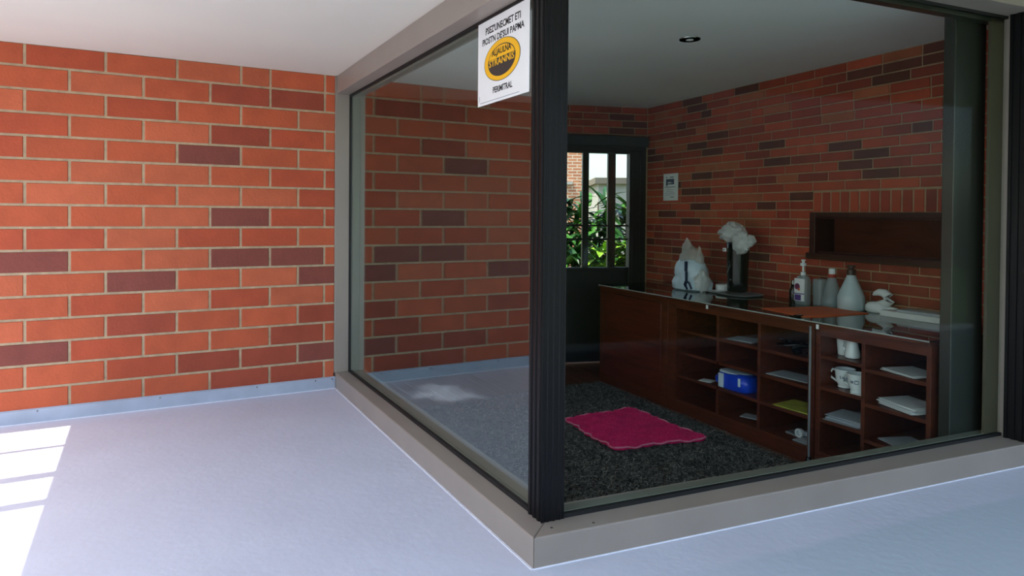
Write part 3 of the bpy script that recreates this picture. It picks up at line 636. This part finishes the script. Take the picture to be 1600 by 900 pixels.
sheets('small_paper', 'small pale paper at the front of the bottom right pigeonhole', 'paper', 2.66, .06, .122, .13, .08, 1, MT['paper_grey'], -.1)
def mug(label, a, d, h, mark, rz):
    t = cthing('mug', label, 'mug', a, d, h+.0005, rz, 'mugs on the shelf')
    lathe('cup', [(.045, 0), (.05, .004), (.044, .012), (.062, .05), (.07, .132), (.066, .133), (.058, .05), (.035, .016), (.001, .015)], MT['ceramic'], t, 30)
    tube('handle', [(-.06, 0, .11), (-.09, 0, .116), (-.108, 0, .09), (-.10, 0, .055), (-.055, 0, .03)], .0075, MT['ceramic'], t, 10)
    em = bpy.data.objects.new('printed_mark', None)
    v = []; f = []
    for (u0, z0, u1, z1) in mark:
        k = len(v); N = 8
        for i in range(N+1):
            an = R(-90)+(u0+(u1-u0)*i/N)
            for z in (z0, z1): rr_ = .0622+(z-.05)*.0975+.0006; v.append((rr_*math.cos(an), rr_*math.sin(an), z))
        f += [(k+2*i, k+2*i+2, k+2*i+3, k+2*i+1) for i in range(N)]
    o = mesh('printed_mark', v, f, MT['greyprint'], t); sm = o.modifiers.new('thick', 'SOLIDIFY'); sm.thickness = .0008
    return t
mug('white mug on the left of the two, with its handle clear', 2.95, .14, .60, [(-.1, .066, .0, .09), (.1, .07, .5, .08), (.3, .06, .5, .068), (.55, .062, .8, .086)], .2)
mug('white mug on the right of the two, its handle over the other', 3.088, .09, .60, [(-.25, .07, .12, .088), (.2, .066, .28, .092), (.28, .086, .6, .094), (.28, .066, .6, .072), (.6, .07, .66, .088)], .1)
p = cthing('milk_jug', 'white ceramic jug standing on the upper left shelf', 'jug', 3.02, .12, .8255)
lathe('body', [(.04, 0), (.05, .006), (.052, .03), (.038, .09), (.034, .115), (.042, .14), (.037, .14), (.03, .112), (.045, .03), (.001, .012)], MT['ceramic'], p, 26)
tube('handle', [(-.035, 0, .12), (-.066, 0, .11), (-.07, 0, .07), (-.046, 0, .03)], .007, MT['ceramic'], p)
p = cthing('white_beaker', 'plain white beaker left of the jug', 'cup', 2.915, .18, .8255)
lathe('body', [(.045, 0), (.048, .004), (.058, .12), (.054, .12), (.044, .01), (.001, .009)], MT['ceramic'], p, 26)
sheets('folded_napkin', 'white folded napkin under the right mug shelf edge', 'napkin', 3.135, .045, .60, .09, .07, 1, MT['paper'], .0)
sheets('plastic_sleeve_pile', 'pile of clear plastic sleeves below the mugs', 'sleeves', 3.01, .14, .365, .26, .24, 9, MT['paper_grey'], .08, seed=6)
sheets('cream_envelope', 'cream envelope on the upper right shelf', 'envelope', 3.43, .18, .80, .28, .24, 2, MT['paper'], -.25, seed=7)
sheets('paper_stack', 'untidy stack of white papers on the middle right shelf', 'papers', 3.42, .17, .565, .29, .24, 9, MT['paper'], -.2, seed=8)
sheets('pale_magazine', 'pale blue grey magazine on the low right shelf', 'magazine', 3.41, .18, .32, .29, .24, 2, MT['paper_grey'], -.25, seed=9)
sheets('white_leaflet', 'white leaflet at the front edge of the low right shelf', 'leaflet', 3.52, .07, .32, .2, .1, 1, MT['paper'], -.05)

# ---- rug and mat
def tufts(name, poly, z, n, lng, wid, mats, wts, parent, seed, flat=.45):
    r = random.Random(seed); xs = [q[0] for q in poly]; ys = [q[1] for q in poly]
    def inside(x, y):
        c = False; j = len(poly)-1
        for i in range(len(poly)):
            (xi, yi), (xj, yj) = poly[i], poly[j]
            if (yi > y) != (yj > y) and x < (xj-xi)*(y-yi)/(yj-yi)+xi: c = not c
            j = i
        return c
    v = []; f = []; ix = []; cnt = 0
    while cnt < n:
        x, y = r.uniform(min(xs), max(xs)), r.uniform(min(ys), max(ys))
        if not inside(x, y): continue
        cnt += 1; a = r.uniform(0, 6.283); l = lng*r.uniform(.6, 1.3); w = wid*r.uniform(.7, 1.3); ca, sa = math.cos(a), math.sin(a)
        px_, py_ = -sa*w/2, ca*w/2; b_ = r.uniform(-.5, .5)
        p1 = (x+ca*l*.35, y+sa*l*.35, z+l*(1-flat)*.6); a2 = a+b_*2; p2 = (p1[0]+math.cos(a2)*l*.5, p1[1]+math.sin(a2)*l*.5, z+l*(1-flat)*r.uniform(.35, .75))
        k = len(v)
        for q in ((x, y, z-.004), p1, p2): v += [(q[0]-px_, q[1]-py_, q[2]), (q[0]+px_, q[1]+py_, q[2])]
        f += [(k, k+1, k+3, k+2), (k+2, k+3, k+5, k+4)]; mm = r.choices(range(len(mats)), wts)[0]; ix += [mm, mm]
    o = mesh(name, v, f, mats, parent, idx=ix); o['kind'] = 'stuff'; return o
rug = thing('shag_rug', 'charcoal grey shag rug covering the room floor', 'rug', (0, 0, 0))
RP = [(.8, .32), (2.76, .32), (2.93, 3.55), (2.6, 3.58), (.8, 3.50)]
prism('backing', RP, FH+.0005, FH+.012, MT['rugbase'], rug)
tufts('pile', RP, FH+.012, 52000, .05, .0075, MT['rugs'], (5, 4, 1.1), rug, 21)
mp_ = thing('pink_mat', 'bright pink fluffy mat with scalloped pale edging on the grey rug', 'mat', (0, 0, 0))
MQ = [(1.739, 1.741), (2.528, 1.601), (2.518, 2.527), (1.807, 2.52)]
P = []
for i in range(4):
    a, b_ = Vector(MQ[i]), Vector(MQ[(i+1) % 4]); nrm = Vector(((b_-a).y, -(b_-a).x)).normalized()
    for k in range(24):
        t_ = k/24; w_ = abs(math.sin(t_*math.pi*7))*.022+.012*math.sin(t_*9+i)
        q = a.lerp(b_, t_)+nrm*w_; P.append((q.x, q.y))
ZM = FH+.045
prism('mat_base', P, ZM-.004, ZM+.010, MT['pinkbase'], mp_)
tufts('pile', P, ZM+.01, 16000, .022, .006, MT['pink'], (3, 2), mp_, 22)
tube('edging', [(x, y, ZM+.012+.006*math.sin(i*.9)) for i, (x, y) in enumerate(P)], .006, MT['pinkedge'], mp_, 6, True)

# ================================================================== GARDEN BEHIND THE BACK DOOR
gr = box('ground', (-8, 5.7, -.5), (26, 34, -.3), MT['grass']); tag(gr, 'garden ground behind the house', 'ground', kind='structure')
pb = thing('planter_bed', 'raised soil bed seen through the back door', 'planter', (5.2, 6.9, -.3), R(-32))
box('soil', (-2.2, -.9, 0), (2.4, 1.6, .78), MT['soil'], pb, .03)
rs = random.Random(9)
for k in range(5):
    s_ = rs.uniform(.05, .09)
    st = lathe('garden_stone', [(s_*.6, 0), (s_, s_*.3), (s_*.9, s_*.7), (s_*.3, s_)], MT['pale_wall'], None, 9); st.location = (4.25+k*.12+rs.uniform(-.04, .04), 6.55-k*.05+rs.uniform(-.05, .05), .48)
    tag(st, 'pale stone lying at the front of the planter bed', 'stone', 'stones on the planter bed')
def leaf_mesh(name, l, w, m, bend=.35):
    v = []; f = []; N = 6
    for i in range(N+1):
        t_ = i/N; ww = w*math.sin(math.pi*min(1, .08+t_*.92))**.8; z = -bend*l*t_*t_; x = l*t_*(1-.15*t_)
        v += [(x, -ww/2, z+.12*ww), (x, 0, z), (x, ww/2, z+.12*ww)]
        if i: k = 3*i; f += [(k-3, k, k+1, k-2), (k-2, k+1, k+2, k-1)]
    me = bpy.data.meshes.new(name); me.from_pydata(v, [], f); me.materials.append(m); me.update(); return me
LM = [leaf_mesh('leaf', .7, .11, MT['leaf'][0]), leaf_mesh('leaf', .58, .12, MT['leaf'][1]), leaf_mesh('leaf', .36, .16, MT['leaf'][2], .5)]
def plant(name, label, loc, h, n, kinds, spread, seed, sc=1.):
    r = random.Random(seed); t = thing(name, label, 'plant', loc, 0, 'plants behind the back door')
    tube('stem', [(0, 0, 0), (.02, .01, h*.5), (-.01, .02, h)], [.03, .02, .01], MT['stem'], t, 8)
    for i in range(n):
        o = bpy.data.objects.new('leaf', LM[r.choice(kinds)]); link(o, t)
        z = h*(.1+.9*(i/n)); o.location = (r.uniform(-spread, spread)*.35, r.uniform(-spread, spread)*.35, z)
        o.rotation_euler = (r.uniform(-.3, .3), R(r.uniform(-65, 10)), r.uniform(0, 6.283)); k = r.uniform(.7, 1.2)*sc; o.scale = (k, k, k)
    return t
plant('leafy_shrub', 'tall dark spiky leaved shrub beside the far brick building', (4.95, 7.35, .481), 1.2, 90, [0, 0, 1], .6, 31)
plant('leafy_shrub', 'tall green leafy shrub between the two door mullions', (5.42, 7.05, .481), 1.2, 95, [0, 1, 1], .6, 32)
plant('leafy_shrub', 'green shrub behind the pale post at the right of the door', (5.85, 6.85, .481), 1.15, 70, [0, 1], .5, 33)
plant('leafy_shrub', 'lime green broad leaved plant low in the middle of the view', (5.0, 6.35, .481), .42, 60, [2, 2, 1], .5, 34)
plant('leafy_shrub', 'lime green broad leaved plant low beside the pale post', (5.33, 6.2, .481), .5, 55, [2, 1], .45, 35)
plant('leafy_shrub', 'low dark leaved plant at the left end of the bed', (4.55, 6.75, .481), .55, 60, [0, 0, 1], .5, 36)
pp = box('garden_post', (5.02, 5.35, -.3), (5.14, 5.47, 2.9), MT['pale_post'], None, .01); tag(pp, 'pale painted post outside the back door', 'post')
def brick_tex(name):
    m = bpy.data.materials.new(name); m.use_nodes = True; n = m.node_tree.nodes; l = m.node_tree.links; b = n['Principled BSDF']; b.inputs['Roughness'].default_value = .9
    tc = n.new('ShaderNodeTexCoord'); sp = n.new('ShaderNodeSeparateXYZ'); cb = n.new('ShaderNodeCombineXYZ'); t = n.new('ShaderNodeTexBrick')
    l.new(tc.outputs['Object'], sp.inputs[0]); l.new(sp.outputs[0], cb.inputs[0]); l.new(sp.outputs[2], cb.inputs[1]); l.new(cb.outputs[0], t.inputs[0])
    t.inputs['Color1'].default_value = lin((206, 138, 100))+(1,); t.inputs['Color2'].default_value = lin((184, 116, 84))+(1,); t.inputs['Mortar'].default_value = lin((224, 204, 180))+(1,)
    t.inputs['Scale'].default_value = 1; t.inputs['Brick Width'].default_value = .3; t.inputs['Row Height'].default_value = .1; t.inputs['Mortar Size'].default_value = .014
    l.new(t.outputs[0], b.inputs['Base Color']); return m
bd = thing('brick_building', 'sunlit orange brick building beyond the garden', 'building', (10.2, 16.4, -.3), R(-29))
box('wall', (-6, 0, 0), (1.15, 4, 7), brick_tex('far_brick'), bd); box('wall_cap', (-6.05, -.05, 7), (1.2, 4.05, 7.15), MT['pale_wall'], bd)
box('wall_lamp', (.45, -.12, 2.75), (.75, 0, 2.85), MT['pale_wall'], bd)
gb = thing('grey_outbuilding', 'low grey outbuilding with flat roof beyond the shrubs', 'building', (8.65, 11.55, -.3), R(-29))
box('wall', (0, 0, 0), (5, 3, 2.55), MT['pale_wall'], gb); box('roof', (-.1, -.15, 2.55), (5.1, 3.1, 2.7), mat('dull_roof_sheet', (120, 112, 100), .8, 0, .1, 3), gb); box('door', (1.0, -.02, 0), (1.8, 0, 2.0), MT['wood_dark'], gb)

# ================================================================== PERGOLA WHOSE BARS STRIPE THE SUN PATCH
pg = thing('pergola', 'painted pergola beams beyond the terrace ceiling edge', 'pergola', (-3.1, 0, 0))
for y, w in ((2.813, .04), (2.293, .09), (1.878, .085)): box('beam', (-3.2, y-w/2, 2.68), (-.03, y+w/2, 2.74), MT['beam'], pg)
box('edge_beam', (-3.3, -4.2, 2.62), (-3.2, L+.2, 2.76), MT['beam'], pg)
for y in (-3.9, L+.1): box('post', (-3.3, y-.05, 0), (-3.2, y+.05, 2.62), MT['beam'], pg)
